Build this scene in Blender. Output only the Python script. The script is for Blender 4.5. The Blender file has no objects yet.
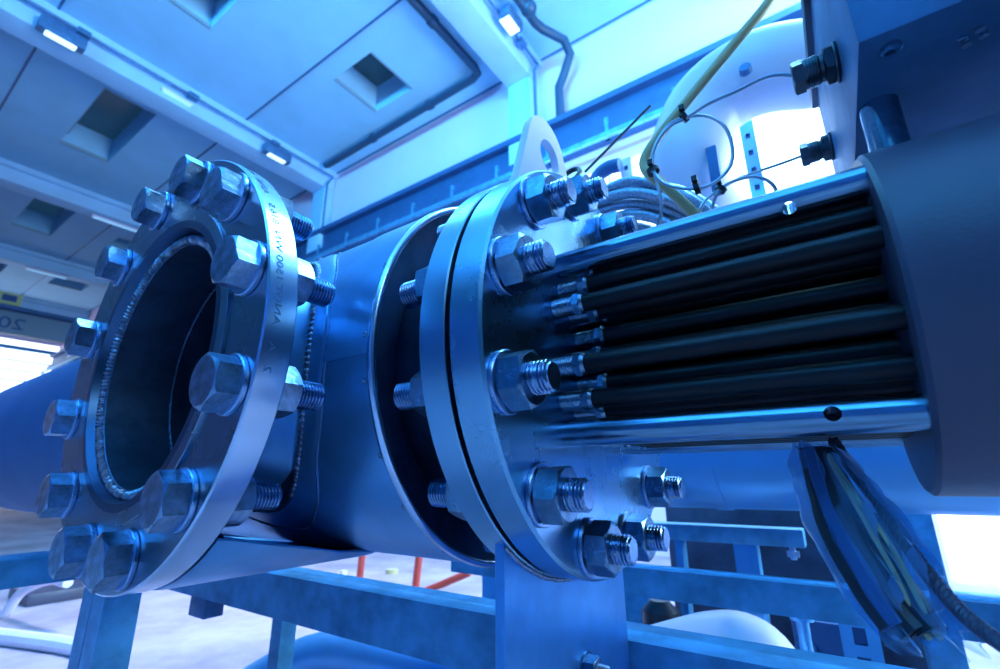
import bpy, bmesh, math, random
from mathutils import Vector, Matrix
random.seed(7)
R_ = math.radians
S = bpy.context.scene
COL = S.collection
H = 1.05                      # camera height above the floor; geometry below is written relative to the camera
FPX = 476.962

# ------------------------------------------------------------------ camera
yaw, pitch, roll = -0.604650, 0.288835, -0.0080593
cy, sy, cp, sp = math.cos(yaw), math.sin(yaw), math.cos(pitch), math.sin(pitch)
FW = Vector((sy*cp, cy*cp, sp)); r0 = Vector((cy, -sy, 0)); u0 = r0.cross(FW)
cr, sr = math.cos(roll), math.sin(roll)
RT = cr*r0+sr*u0; UPV = -sr*r0+cr*u0
cam = bpy.data.objects.new('camera', bpy.data.cameras.new('camera')); COL.objects.link(cam)
m = Matrix.Identity(4)
for i in range(3):
    m[i][0] = RT[i]; m[i][1] = UPV[i]; m[i][2] = -FW[i]
m[2][3] = H
cam.matrix_world = m
cam.data.sensor_width = 36; cam.data.lens = FPX/1000*36; cam.data.clip_start = .01; cam.data.clip_end = 300
cam.data.dof.use_dof = True; cam.data.dof.focus_distance = .62; cam.data.dof.aperture_fstop = 5.0
S.camera = cam
S.view_settings.view_transform = 'Standard'; S.view_settings.look = 'None'
S.view_settings.gamma = 1; S.view_settings.use_curve_mapping = False
S.view_settings.exposure = 0.0

# ------------------------------------------------------------------ world and lights
W = bpy.data.worlds.new('world'); S.world = W; W.use_nodes = True
wn = W.node_tree.nodes; wl = W.node_tree.links
bg = wn['Background']
tc = wn.new('ShaderNodeTexCoord'); sx = wn.new('ShaderNodeSeparateXYZ'); rp = wn.new('ShaderNodeValToRGB')
wl.new(tc.outputs['Generated'], sx.inputs[0]); 
mp = wn.new('ShaderNodeMapRange'); mp.inputs['From Min'].default_value = -1; wl.new(sx.outputs['Z'], mp.inputs['Value'])
wl.new(mp.outputs[0], rp.inputs[0]); wl.new(rp.outputs[0], bg.inputs[0])
e = rp.color_ramp.elements
e[0].position = 0.45; e[0].color = (.008, .07, .20, 1)
e[1].position = 0.75; e[1].color = (.03, .32, .80, 1)
bg.inputs[1].default_value = .35
def area(name, loc, target, sx_, sy_, power, color):
    l = bpy.data.lights.new(name, 'AREA'); l.shape = 'RECTANGLE'; l.size = sx_; l.size_y = sy_
    l.energy = power; l.color = color
    o = bpy.data.objects.new(name, l); COL.objects.link(o)
    o.location = Vector(loc)+Vector((0, 0, H))
    o.rotation_euler = (Vector(target)-Vector(loc)).to_track_quat('-Z', 'Y').to_euler()
    return o
area('added_overhead_light', (1.6, 4.2, 7.9), (.6, 3.0, 0), 2.8, 2.4, 620, (.30, .74, 1))  # added light with no roof opening here, placed for the flange rim highlight
area('second_skylight_light', (-4.5, 2.2, 8.0), (-4.5, 2.2, 0), 2.2, 1.8, 260, (.09, .60, 1))
a_ = area('added_floor_fill', (-6.5, 2.6, 8.0), (-4.2, 2.6, -1), 1.2, 1.2, 80, (.75, .76, 1)); a_.data.spread = R_(50)  # added narrow beam that brightens the floor, not a roof opening
a_ = area('added_ceiling_wash', (-.5, -8.7, 6.2), (-.5, 0, 8.8), 11.0, 1.6, 2000, (.10, .58, 1)); a_.data.spread = R_(95)  # added out-of-view light behind the camera, washes ceiling and far wall
area('added_wall_fill', (5.5, 4.6, 2.6), (-3.0, 6.8, 4.6), 3.0, 4.0, 1450, (.52, .80, .96))  # added out-of-view light from the right to brighten the wall; no door there
area('added_side_fill', (2.6, -.9, 2.7), (-.6, .45, .2), 1.3, 1.0, 22, (.46, .76, 1))  # added fill beside the camera for metal highlights, no window there

# ------------------------------------------------------------------ helpers
def ray(u, v):
    return RT*((u-500)/FPX) + UPV*(-(v-334.5)/FPX) + FW
def at(u, v, ax, val):                      # pixel of the photograph -> point on the plane ax = val
    d = ray(u, v); return d*(val/d[ax])
def frame(axis):
    a = Vector(axis).normalized()
    t = Vector((0, 0, 1)) if abs(a.z) < .9 else Vector((1, 0, 0))
    b = t.cross(a).normalized(); c = a.cross(b)
    return a, b, c
class MB:
    def __init__(s): s.bm = bmesh.new()
    def quad(s, vs):
        try: return s.bm.faces.new(vs)
        except ValueError: return None
    def lathe(s, o, axis, prof, n=48, a0=0, a1=2*math.pi, close_prof=False):
        """prof: list of (t, r) along axis from o"""
        o = Vector(o); a, b, c = frame(axis); full = abs(a1-a0-2*math.pi) < 1e-6
        cnt = n if full else n+1
        rings = []
        for (t, r) in prof:
            if r < 1e-7: rings.append([s.bm.verts.new(o+a*t)]*cnt)
            else: rings.append([s.bm.verts.new(o+a*t+(b*math.cos(a0+(a1-a0)*i/n)+c*math.sin(a0+(a1-a0)*i/n))*r) for i in range(cnt)])
        pr = list(zip(rings[:-1], rings[1:]))
        if close_prof: pr.append((rings[-1], rings[0]))
        for A, B in pr:
            for i in range(n):
                j = (i+1) % cnt
                vs = [A[i], A[j], B[j], B[i]]
                q = []
                for v in vs:
                    if v not in q: q.append(v)
                if len(q) > 2: s.quad(q)
        return s
    def box(s, lo, hi, bev=0):
        lo, hi = Vector(lo), Vector(hi)
        vs = [s.bm.verts.new((x, y, z)) for x in (lo.x, hi.x) for y in (lo.y, hi.y) for z in (lo.z, hi.z)]
        fs = [(0, 1, 3, 2), (4, 6, 7, 5), (0, 4, 5, 1), (2, 3, 7, 6), (0, 2, 6, 4), (1, 5, 7, 3)]
        faces = [s.quad([vs[i] for i in f]) for f in fs]
        if bev:
            es = list({e for f in faces for e in f.edges})
            bmesh.ops.bevel(s.bm, geom=es, offset=bev, segments=2, affect='EDGES', profile=.6)
        return s
    def prism(s, pts, vec, bev=0):
        """pts: 3D polygon, extruded by vec"""
        vec = Vector(vec)
        a = [s.bm.verts.new(Vector(q)) for q in pts]; b = [s.bm.verts.new(Vector(q)+vec) for q in pts]
        n = len(a); fs = [s.quad(a), s.quad(b[::-1])]
        for i in range(n): fs.append(s.quad([a[i], b[i], b[(i+1) % n], a[(i+1) % n]]))
        if bev:
            es = list({e for f in fs[:2] if f for e in f.edges})
            bmesh.ops.bevel(s.bm, geom=es, offset=bev, segments=1, affect='EDGES')
        return s
    def tube(s, pts, r, n=10, cap=True, sub=0):
        pts = [Vector(q) for q in pts]
        if sub: pts = spline(pts, sub)
        N = len(pts); rings = []
        t = (pts[1]-pts[0]).normalized(); _, b, c = frame(t)
        for i, q in enumerate(pts):
            if i == 0: nt = (pts[1]-pts[0]).normalized()
            elif i == N-1: nt = (pts[-1]-pts[-2]).normalized()
            else: nt = ((pts[i+1]-q).normalized()+(q-pts[i-1]).normalized()).normalized()
            qn = t.rotation_difference(nt); b = qn @ b; c = qn @ c; t = nt
            rr = r[i] if isinstance(r, (list, tuple)) else (r(i/(N-1)) if callable(r) else r)
            rings.append([s.bm.verts.new(q+(b*math.cos(2*math.pi*k/n)+c*math.sin(2*math.pi*k/n))*rr) for k in range(n)])
        for A, B in zip(rings[:-1], rings[1:]):
            for k in range(n): s.quad([A[k], A[(k+1) % n], B[(k+1) % n], B[k]])
        if cap: s.quad(rings[0][::-1]); s.quad(rings[-1])
        return s
    def hexa(s, o, axis, af, t, rot=0, n_ch=.0022, top=True, bot=False):
        """hexagonal nut or head with rounded chamfer on its outer end"""
        o = Vector(o); a, b, c = frame(axis); R = af/2/math.cos(math.pi/6)
        K = 48
        def ring(z, lim, k=1.0):
            out = []
            for i in range(K):
                an = 2*math.pi*i/K
                ph = (an) % (math.pi/3)-math.pi/6
                rh = af/2/math.cos(ph)
                out.append((an+rot, rh))
            return out
        prof = ring(0, 0)
        rc = af/2*.97
        def zoff(rh):  # chamfer: cone of 30 degrees starting at circle radius rc
            return max(0.0, (rh-rc)*.577)
        lay = []
        cosin = lambda an: b*math.cos(an)+c*math.sin(an)
        lo = [o+cosin(an)*rh+a*(zoff(rh) if bot else 0) for an, rh in prof]
        hi = [o+cosin(an)*rh+a*(t-zoff(rh)) for an, rh in prof]
        top_ = [o+cosin(an)*rc+a*t for an, rh in prof]
        L = [[s.bm.verts.new(q) for q in row] for row in ((lo, hi, top_))]
        if bot:
            L.insert(0, [s.bm.verts.new(o+cosin(an)*rc) for an, rh in prof])
        for A, B in zip(L[:-1], L[1:]):
            for i in range(K): s.quad([A[i], A[(i+1) % K], B[(i+1) % K], B[i]])
        s.quad(L[0][::-1]); s.quad(L[-1])
        return s
    def thread(s, o, axis, r, L, pitch=.0042, d=.0036, n=32, tip=.002):
        """threaded stud end: helical ridge approximated by a screw-shifted profile"""
        o = Vector(o); a, b, c = frame(axis)
        N = int(L/pitch*8); rings = []
        for k in range(N+1):
            ring = []
            for i in range(n):
                an = 2*math.pi*i/n
                z = L*k/N
                ph = ((z/pitch)-an/(2*math.pi)) % 1.0
                rr = r-d*(max(0, abs(ph-.5)*2-.15)/.85)**1.1
                if z > L-tip: rr = min(rr, r-d*.6-(z-(L-tip))*.7)
                ring.append(s.bm.verts.new(o+a*z+(b*math.cos(an)+c*math.sin(an))*rr))
            rings.append(ring)
        for A, B in zip(rings[:-1], rings[1:]):
            for i in range(n): s.quad([A[i], A[(i+1) % n], B[(i+1) % n], B[i]])
        s.quad(rings[-1]); s.quad(rings[0][::-1])
        return s
    def sphere(s, o, r, n=16, sc=(1, 1, 1)):
        r_ = bmesh.ops.create_uvsphere(s.bm, u_segments=n, v_segments=max(6, n//2), radius=r, matrix=Matrix.Translation(Vector(o)) @ Matrix.Diagonal((*sc, 1)))
        return s
    def mesh(s, name, mat, ang=35):
        bmesh.ops.recalc_face_normals(s.bm, faces=s.bm.faces[:])
        me = bpy.data.meshes.new(name); s.bm.to_mesh(me); s.bm.free()
        me.polygons.foreach_set('use_smooth', [True]*len(me.polygons))
        me.set_sharp_from_angle(angle=math.radians(ang))
        if mat: me.materials.append(mat)
        return me
def spline(pts, sub):
    out = []
    P = [pts[0]*2-pts[1]]+list(pts)+[pts[-1]*2-pts[-2]]
    for i in range(1, len(P)-2):
        p0, p1, p2, p3 = P[i-1:i+3]
        for k in range(sub):
            t = k/sub
            out.append(.5*((2*p1)+(p2-p0)*t+(2*p0-5*p1+4*p2-p3)*t*t+(3*p1-p0-3*p2+p3)*t**3))
    out.append(P[-2]); return out
ORG = {}
def thing(name, label, cat, loc, group=None):
    o = bpy.data.objects.new(name, None); COL.objects.link(o); o.empty_display_size = .05
    o.location = Vector(loc); ORG[o] = Vector(loc); o['label'] = label; o['category'] = cat
    if group: o['group'] = group
    return o
def part(name, mb, mat, parent, ang=35, label=None):
    me = mb if isinstance(mb, bpy.types.Mesh) else mb.mesh(name, mat, ang)
    base = ORG[parent]
    me.transform(Matrix.Translation(-base))
    o = bpy.data.objects.new(name, me); COL.objects.link(o); o.parent = parent; ORG[o] = base
    if label: o['label'] = label
    return o
def single(name, mb, mat, label, cat, group=None, ang=35, loc=None):
    me = mb.mesh(name, mat, ang)
    if loc is None:
        n = len(me.vertices); xs = [v.co for v in me.vertices]
        loc = Vector((sum(v.x for v in xs)/n, sum(v.y for v in xs)/n, min(v.z for v in xs)))
    me.transform(Matrix.Translation(-Vector(loc)))
    o = bpy.data.objects.new(name, me); COL.objects.link(o); o.location = loc; ORG[o] = Vector(loc)
    o['label'] = label; o['category'] = cat
    if group: o['group'] = group
    return o
def struct(name, mb, mat, ang=35):
    o = bpy.data.objects.new(name, mb.mesh(name, mat, ang)); COL.objects.link(o); o['kind'] = 'structure'; return o
def copy_tree(o, parent=None):
    c = o.copy(); COL.objects.link(c)
    if parent: c.parent = parent
    for ch in list(o.children): copy_tree(ch, c)
    return c
def boolcut(me, cutters, mat):
    """subtract cutter meshes from a mesh, return the resulting mesh"""
    o = bpy.data.objects.new('tmp', me); COL.objects.link(o); tmp = []
    for k in cutters:
        c = bpy.data.objects.new('tmpc', k.mesh('tmpc', None)); COL.objects.link(c); tmp.append(c)
        md = o.modifiers.new('b', 'BOOLEAN'); md.operation = 'DIFFERENCE'; md.object = c; md.solver = 'EXACT'
    dg = bpy.context.evaluated_depsgraph_get(); dg.update()
    out = bpy.data.meshes.new_from_object(o.evaluated_get(dg))
    for c in tmp: bpy.data.objects.remove(c)
    bpy.data.objects.remove(o)
    out.polygons.foreach_set('use_smooth', [True]*len(out.polygons)); out.set_sharp_from_angle(angle=R_(35))
    if not out.materials: out.materials.append(mat)
    return out

# ------------------------------------------------------------------ materials
def mat(name, col, metal=0, rough=.5, var=.0, scale=8, bump=0, bscale=60, stretch=None, col2=None, spec=.5, emit=None, estr=0, alpha=None, trans=0, coat=0):
    M = bpy.data.materials.new(name); M.use_nodes = True; nt = M.node_tree; N = nt.nodes; L = nt.links
    b = N['Principled BSDF']; b.inputs['Metallic'].default_value = metal; b.inputs['Roughness'].default_value = rough
    b.inputs['Base Color'].default_value = (*col, 1); b.inputs['Specular IOR Level'].default_value = spec
    b.inputs['Coat Weight'].default_value = coat
    t = N.new('ShaderNodeTexCoord'); mp = N.new('ShaderNodeMapping'); L.new(t.outputs['Object'], mp.inputs[0])
    if stretch: mp.inputs['Scale'].default_value = stretch
    if var or col2:
        n = N.new('ShaderNodeTexNoise'); n.inputs['Scale'].default_value = scale; n.inputs['Detail'].default_value = 6; n.inputs['Roughness'].default_value = .65
        L.new(mp.outputs[0], n.inputs['Vector'])
        r = N.new('ShaderNodeValToRGB'); L.new(n.outputs['Fac'], r.inputs[0])
        c2 = col2 or tuple(c*(1-var) for c in col)
        r.color_ramp.elements[0].position = .35; r.color_ramp.elements[0].color = (*c2, 1)
        r.color_ramp.elements[1].position = .65; r.color_ramp.elements[1].color = (*col, 1)
        L.new(r.outputs[0], b.inputs['Base Color'])
        mr = N.new('ShaderNodeMapRange'); mr.inputs['To Min'].default_value = rough+.12*min(1, rough*2); mr.inputs['To Max'].default_value = max(.02, rough-.1*min(1, rough*2))
        L.new(n.outputs['Fac'], mr.inputs['Value']); L.new(mr.outputs[0], b.inputs['Roughness'])
    if bump:
        n2 = N.new('ShaderNodeTexNoise'); n2.inputs['Scale'].default_value = bscale; n2.inputs['Detail'].default_value = 4
        L.new(mp.outputs[0], n2.inputs['Vector'])
        bp = N.new('ShaderNodeBump'); bp.inputs['Strength'].default_value = bump; bp.inputs['Distance'].default_value = .002
        L.new(n2.outputs['Fac'], bp.inputs['Height']); L.new(bp.outputs[0], b.inputs['Normal'])
    if emit: b.inputs['Emission Color'].default_value = (*emit, 1); b.inputs['Emission Strength'].default_value = estr
    if alpha is not None: b.inputs['Alpha'].default_value = alpha
    b.inputs['Transmission Weight'].default_value = trans
    return M
M = {}
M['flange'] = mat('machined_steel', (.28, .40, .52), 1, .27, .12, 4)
M['rim'] = mat('highlit_rim_steel', (.54, .70, .90), 1, .22, .06, 6)  # paler copy of the flange steel, bright highlight put into the colour
M['stamp'] = mat('stamped_marks', (.06, .15, .30), .5, .5)
M['cover'] = mat('brushed_cover_steel', (.24, .50, .72), 1, .27, .08, 3)
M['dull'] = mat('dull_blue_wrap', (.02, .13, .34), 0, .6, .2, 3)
M['clad'] = mat('cladding_sheet', (.16, .50, .86), .8, .34, .3, 4, .10, 14)
M['bolt'] = mat('zinc_bolt', (.40, .60, .84), 1, .30, .55, 55, .3, 160)
M['nut'] = mat('steel_nut', (.20, .37, .54), 1, .28, .4, 50, .12, 160)
M['thread'] = mat('stud_steel', (.28, .46, .70), 1, .25, .3, 80)
M['washer'] = mat('washer_steel', (.32, .52, .80), 1, .28, .2, 40)
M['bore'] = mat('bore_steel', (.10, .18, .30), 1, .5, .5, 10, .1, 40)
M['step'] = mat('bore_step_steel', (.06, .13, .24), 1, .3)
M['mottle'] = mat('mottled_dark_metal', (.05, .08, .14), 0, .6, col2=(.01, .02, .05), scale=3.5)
M['weld'] = mat('weld_bead', (.38, .46, .60), 1, .38, .5, 90, .5, 140)
M['rod'] = mat('stainless_rod', (.22, .38, .52), 1, .22, .3, 6, stretch=(2, 30, 30))
M['tube'] = mat('dark_heater_tube', (.006, .010, .016), 0, .40, .5, 8, .05, 120, stretch=(2, 20, 20), spec=.3)
M['dark'] = mat('dark_gap', (.01, .02, .04), 0, .8)
M['housing'] = mat('painted_housing', (.066, .068, .115), 0, .42, .15, 5, .12, 260)
M['boxm'] = mat('junction_box_steel', (.06, .19, .38), .25, .5, .3, 9, .06, 120)
M['brass'] = mat('gland_brass', (.10, .14, .17), 1, .36, .3, 40)
M['plate'] = mat('support_plate_steel', (.10, .40, .84), .9, .36, .25, 8, .05, 60)
M['galv'] = mat('galvanised_steel', (.10, .43, .74), .5, .45, .4, 12, .08, 50)
M['galvd'] = mat('galvanised_dark', (.10, .24, .46), .5, .5, .3, 12, .08, 50)
M['concrete'] = mat('ceiling_panel', (.33, .62, .88), 0, .85, .08, 1.2, .2, 8)
M['beam'] = mat('concrete_beam', (.40, .66, .95), 0, .8, .10, 1.5, .15, 9)
M['wall'] = mat('wall_panel', (.84, .66, .86), 0, .8, .05, .8)
M['floor'] = mat('floor_concrete', (.54, .42, .49), 0, .75, .45, 1.1, .2, 12)
M['rail'] = mat('blue_crane_rail', (.03, .12, .32), .2, .5, .2, 3)
M['black'] = mat('black_plastic', (.012, .018, .03), 0, .4)
M['drain'] = mat('drain_pipe', (.02, .06, .13), .1, .45)
M['white'] = mat('white_cladding', (.94, .85, .98), 0, .4, .08, 4)
M['bluepipe'] = mat('pale_blue_pipe', (.10, .44, .84), .6, .34, .12, 3)
M['yellow'] = mat('yellow_cable', (.66, .55, .28), 0, .5, .1, 20)
M['wire'] = mat('grey_wire', (.42, .50, .60), .6, .35)
M['red'] = mat('red_paint', (.55, .06, .04), 0, .5)
M['glow'] = mat('lamp_glow', (.9, .95, 1), 0, .5, emit=(.65, .90, 1), estr=1.2)
M['dimglow'] = mat('strip_glow', (.6, .8, 1), 0, .5, emit=(.25, .65, 1), estr=.5)
M['sky'] = mat('skylight_glass', (.01, .03, .05), 0, .25, emit=(.01, .05, .12), estr=.5)
M['window'] = mat('bright_window', (.8, .9, 1), 0, .5, emit=(.80, .90, 1), estr=2.4)
M['yellowsign'] = mat('yellow_sign', (.55, .60, .30), 0, .6)
M['greybeam'] = mat('crane_girder', (.22, .34, .46), 0, .6)
M['signblue'] = mat('girder_lettering', (.02, .10, .30), 0, .6)
# braided hose: fine woven bump
M['braid'] = mat('steel_braid', (.42, .52, .66), 1, .34, .5, 260, .6, 420)

# ------------------------------------------------------------------ building shell
WY = 7.0; ZC = 8.21; X0, X1 = -34.0, 6.0; YB = -9.0; FZ = -H
mb = MB(); mb.box((X0, YB, FZ-.2), (X1, WY+.2, FZ)); struct('floor', mb, M['floor'])
BEAMS = [-4.13, -10.75, -17.4, -24.0, -30.6, 2.5]
SK = [(-12.0, 2.4), (-20.0, 2.9), (-7.0, 5.37), (-7.9, 2.1), (-13.7, 5.4), (-20.3, 5.4), (-26.5, 2.6), (-26.5, 5.2), (-.6, 2.4), (-.6, 5.37), (-13.8, -.6), (-20.4, -.2)]
SK[0] = (-13.4, 2.55)
HX, HY = .62, .56
def sk_half(i): return (1.55, .5) if i in (0, 1) else (.62, .58)
# ceiling slab with rectangular skylight openings
xs = sorted({X0, X1} | {c[0]+s*sk_half(i)[0] for i, c in enumerate(SK) for s in (-1, 1)})
ys = sorted({YB, WY} | {c[1]+s*sk_half(i)[1] for i, c in enumerate(SK) for s in (-1, 1)})
mb = MB()
V = {}
def cv(x, y):
    if (x, y) not in V: V[(x, y)] = mb.bm.verts.new((x, y, ZC))
    return V[(x, y)]
for xa, xb in zip(xs[:-1], xs[1:]):
    for ya, yb in zip(ys[:-1], ys[1:]):
        cx_, cy_ = (xa+xb)/2, (ya+yb)/2
        if any(abs(cx_-c[0]) < sk_half(i)[0] and abs(cy_-c[1]) < sk_half(i)[1] for i, c in enumerate(SK)): continue
        mb.quad([cv(xa, ya), cv(xb, ya), cv(xb, yb), cv(xa, yb)])
for i, c in enumerate(SK):      # recess walls
    hx, hy = sk_half(i)
    lo = [(c[0]-hx, c[1]-hy), (c[0]+hx, c[1]-hy), (c[0]+hx, c[1]+hy), (c[0]-hx, c[1]+hy)]
    for k in range(4):
        a, b = lo[k], lo[(k+1) % 4]
        mb.quad([mb.bm.verts.new((*a, ZC)), mb.bm.verts.new((*b, ZC)), mb.bm.verts.new((*b, ZC+.75)), mb.bm.verts.new((*a, ZC+.75))])
struct('ceiling', mb, M['concrete'])
for i, c in enumerate(SK):
    hx, hy = sk_half(i)
    mb = MB(); mb.box((c[0]-hx, c[1]-hy, ZC+.72), (c[0]+hx, c[1]+hy, ZC+.78)); w = struct('window_%d' % (i+2), mb, M['sky'])
    mb = MB(); mb.box((c[0]-hx, c[1]-hy, ZC-.01), (c[0]-hx+.05, c[1]+hy, ZC+.06)); mb.box((c[0]+hx-.05, c[1]-hy, ZC-.01), (c[0]+hx, c[1]+hy, ZC+.06))
    mb.box((c[0]-hx, c[1]-hy, ZC+.3), (c[0]+hx, c[1]-hy+.1, ZC+.36)); 
    f = struct('window_frame', mb, M['greybeam']); f.parent = w
# panel joints as narrow grooves (dark strips with thickness)
k = 1
for (xa, xb, y) in [(X0, X1, 4.35), (X0, X1, .9), (X0, X1, 6.93)]:
    mb = MB(); mb.box((xa, y-.02, ZC-.012), (xb, y+.02, ZC+.01)); struct('trim_%d' % k, mb, M['rail']); k += 1
for x in BEAMS:                 # concrete beams across the hall with a stepped foot
    mb = MB(); mb.box((x-.28, YB, ZC-.50), (x+.28, WY, ZC+.01), .02)
    mb.box((x-.42, YB, ZC-.14), (x+.42, WY, ZC+.01), .01)
    struct('trim_%d' % k, mb, M['beam']); k += 1
    mb = MB(); mb.box((x-.26, WY-.30, FZ), (x+.26, WY+.05, ZC-.4), .02); struct('trim_%d' % k, mb, M['beam']); k += 1
# far wall, glazed strip low down, with bright window
mb = MB()
for lo, hi in (((X0, 5.25), (X1, ZC+.1)), ((X0, FZ), (-4.6, 5.25)), ((-4.6, -.40), (X1, 2.2)), ((-4.6, FZ), (.72, -.40)), ((1.32, FZ), (X1, -.40))):
    mb.box((lo[0], WY, lo[1]), (hi[0], WY+.2, hi[1]))
struct('wall_back', mb, M['wall'])
mb = MB(); mb.box((-4.6, WY+.08, 2.2), (X1, WY+.12, 5.25)); w1 = struct('window_1', mb, M['window'])
mb = MB()
for x in (-4.6, -2.5, -.4, 1.7, 3.8, 5.96): mb.box((x-.03, WY+.0, 2.2), (x+.03, WY+.1, 5.25))
for z in (2.22, 3.7, 5.22): mb.box((-4.6, WY+.0, z-.03), (X1, WY+.1, z+.03))
f = struct('window_frame', mb, M['white']); f.parent = w1
mb = MB(); mb.box((.72, WY+.08, FZ), (1.32, WY+.12, -.40)); struct('window_20', mb, M['window'])
# end wall on the left with a big bright door opening
mb = MB(); mb.box((X0-.2, YB, 6.95), (X0, WY, ZC+.1)); mb.box((X0-.2, YB, FZ), (X0, -1, 6.95)); struct('wall_left', mb, M['wall'])
mb = MB(); mb.box((X0-.15, -1, FZ), (X0-.1, WY, 6.95)); struct('door_1', mb, M['window'])
mb = MB()
mb.box((X0-.1, -1, 6.45), (X0, WY, 6.65))
for z in (5.9, 5.4, 4.9): mb.box((X0-.1, -1, z-.03), (X0, WY, z+.03))
struct('trim_%d' % k, mb, M['galv']); k += 1

mb = MB(); mb.box((X0, YB-.2, FZ), (X1, YB, 5.2)); struct('wall_front', mb, M['rail'])
# crane rail along the far wall
t = thing('crane_rail', 'dark blue steel crane rail running along the back wall', 'crane rail', (-8, WY-.2, 5.55))
mb = MB(); mb.box((X0, WY-.18, 5.75), (X1, WY-.10, 6.30)); mb.box((X0, WY-.34, 6.28), (X1, WY, 6.40)); mb.box((X0, WY-.34, 5.62), (X1, WY, 5.78))
part('girder', mb, M['rail'], t)
mb = MB(); mb.box((X0, WY-.50, 5.42), (X1, WY-.42, 5.50)); part('conductor_bar', mb, M['galv'], t)
for i in range(12):
    x = -1.2-i*1.15
    mb = MB(); mb.box((x-.03, WY-.48, 5.46), (x+.03, WY-.30, 5.52)); mb.box((x-.03, WY-.36, 5.46), (x+.03, WY-.30, 5.9)); part('bracket', mb, M['galv'], t)

# crane bridge at the far end with lettering
t = thing('overhead_crane', 'grey overhead crane girder with blue lettering and yellow plate at the far end', 'crane', (-25, 2, 5.1))
mb = MB(); mb.box((-25.3, -6, 5.30), (-24.9, 6.45, 6.12), .02); part('girder', mb, M['greybeam'], t)
mb = MB(); mb.box((-24.9, -6, 6.12), (-24.5, 6.45, 6.26)); part('rail', mb, M['rail'], t)
mb = MB(); mb.box((-24.9, 1.5, 6.30), (-24.6, 3.65, 6.75)); part('plate', mb, M['yellowsign'], t)
mb = MB(); mb.box((-24.6, 3.1, 6.42), (-24.58, 3.5, 6.66)); part('plate_mark', mb, M['signblue'], t)
def text_mesh(s, size, ext, mt, name):
    c = bpy.data.curves.new(name, 'FONT'); c.body = s; c.size = size; c.extrude = ext; c.align_x = 'LEFT'
    o = bpy.data.objects.new('tmp', c); COL.objects.link(o)
    dg = bpy.context.evaluated_depsgraph_get(); dg.update()
    me = bpy.data.meshes.new_from_object(o.evaluated_get(dg)); bpy.data.objects.remove(o)
    me.materials.clear(); me.materials.append(mt); me.name = name
    return me
me = text_mesh('20', .62, .01, M['signblue'], 'lettering')
for v in me.vertices:
    x, y, z = v.co
    v.co = (-24.885+z, 3.98-x*1.25, 5.47+y)
part('lettering', me, None, t)

# ceiling lights on the beams
def floodlight(x, y, z, label):
    t = thing('floodlight', label, 'lamp', (x, y, z))
    mb = MB(); mb.box((x-.16, y-.34, z-.16), (x+.06, y+.34, z+.10), .05); part('housing', mb, M['galvd'], t)
    mb = MB(); mb.box((x-.12, y-.22, z-.185), (x+.02, y+.22, z-.15), .015); part('lamp_glass', mb, M['glow'], t)
    mb = MB(); mb.box((x-.30, y-.04, z-.02), (x-.12, y+.04, z+.06)); part('bracket', mb, M['galvd'], t)
def tubelight(x, y, z, label, L=.6):
    t = thing('strip_light', label, 'lamp', (x, y, z), 'strip lights on the concrete beams')
    mb = MB(); mb.box((x-.05, y-L/2, z), (x+.05, y+L/2, z+.07), .01); part('housing', mb, M['white'], t)
    mb = MB(); mb.box((x-.035, y-L/2+.03, z-.03), (x+.035, y+L/2-.03, z+.005), .01); part('lamp_glass', mb, M['dimglow'], t)
b1, b2, b3 = BEAMS[1], BEAMS[2], BEAMS[3]
zt = ZC-.52
floodlight(b1+.45, 1.05, ZC-.42, 'floodlight on the nearest beam at the left, top left corner')
floodlight(b1+.50, 5.18, ZC-.42, 'floodlight under the beam just above the open flange')
tubelight(b1+.335, 2.95, ZC-.40, 'short strip light between the two floodlights on one beam')
tubelight(b2+.05, 4.1, zt-.08, 'strip light under the second beam from the camera, far left', 1.2)
tubelight(b3+.05, 4.0, zt-.08, 'strip light under the third beam, above the crane girder', 1.2)
t = thing('floodlight', 'floodlight on the right hand beam at the top edge', 'lamp', (-3.6, 5.6, ZC-.3))
mb = MB(); mb.box((-3.66, 5.35, ZC-.42), (-3.45, 5.85, ZC-.2), .05); part('housing', mb, M['galvd'], t)
mb = MB(); mb.box((-3.70, 5.42, ZC-.445), (-3.50, 5.78, ZC-.40), .01); part('lamp_glass', mb, M['glow'], t)
# glowing tubes seen inside the far skylights are daylight strips on the frames
# drain pipes under the ceiling
mb = MB(); z = ZC-.16
mb.tube([(-4.84, 2.0, z), (-4.84, 6.15, z), (-4.88, 6.32, z), (-5.05, 6.38, z), (-10.0, 6.42, z), (-10.1, 6.42, z+.02)], .085, 10)
for y in (3.2, 4.9): mb.lathe((-4.84, y, z), (0, 1, 0), [(-.06, .0), (-.06, .11), (.06, .11), (.06, 0)], 12)
for x in (-6.3, -8.2): mb.lathe((x, 6.40, z), (1, 0, 0), [(-.06, .0), (-.06, .11), (.06, .11), (.06, 0)], 12)
single('drain_pipe', mb, M['drain'], 'dark drain pipe bending under the ceiling left of the right hand beam', 'pipe')
mb = MB(); z = ZC-.3
mb.tube([(-3.25, 3.0, z), (-3.25, 5.9, z), (-3.2, 6.1, z), (-2.95, 6.45, z-.1), (-2.92, 6.62, z-.3), (-3.1, 6.72, z-.55), (-3.25, 6.75, z-.8), (-3.25, 6.75, 6.4)], .085, 10)
mb.sphere((-3.2, 5.6, z), .15, 10)
single('drain_pipe', mb, M['drain'], 'dark drain pipe dropping down the wall right of the right hand beam', 'pipe')
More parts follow.
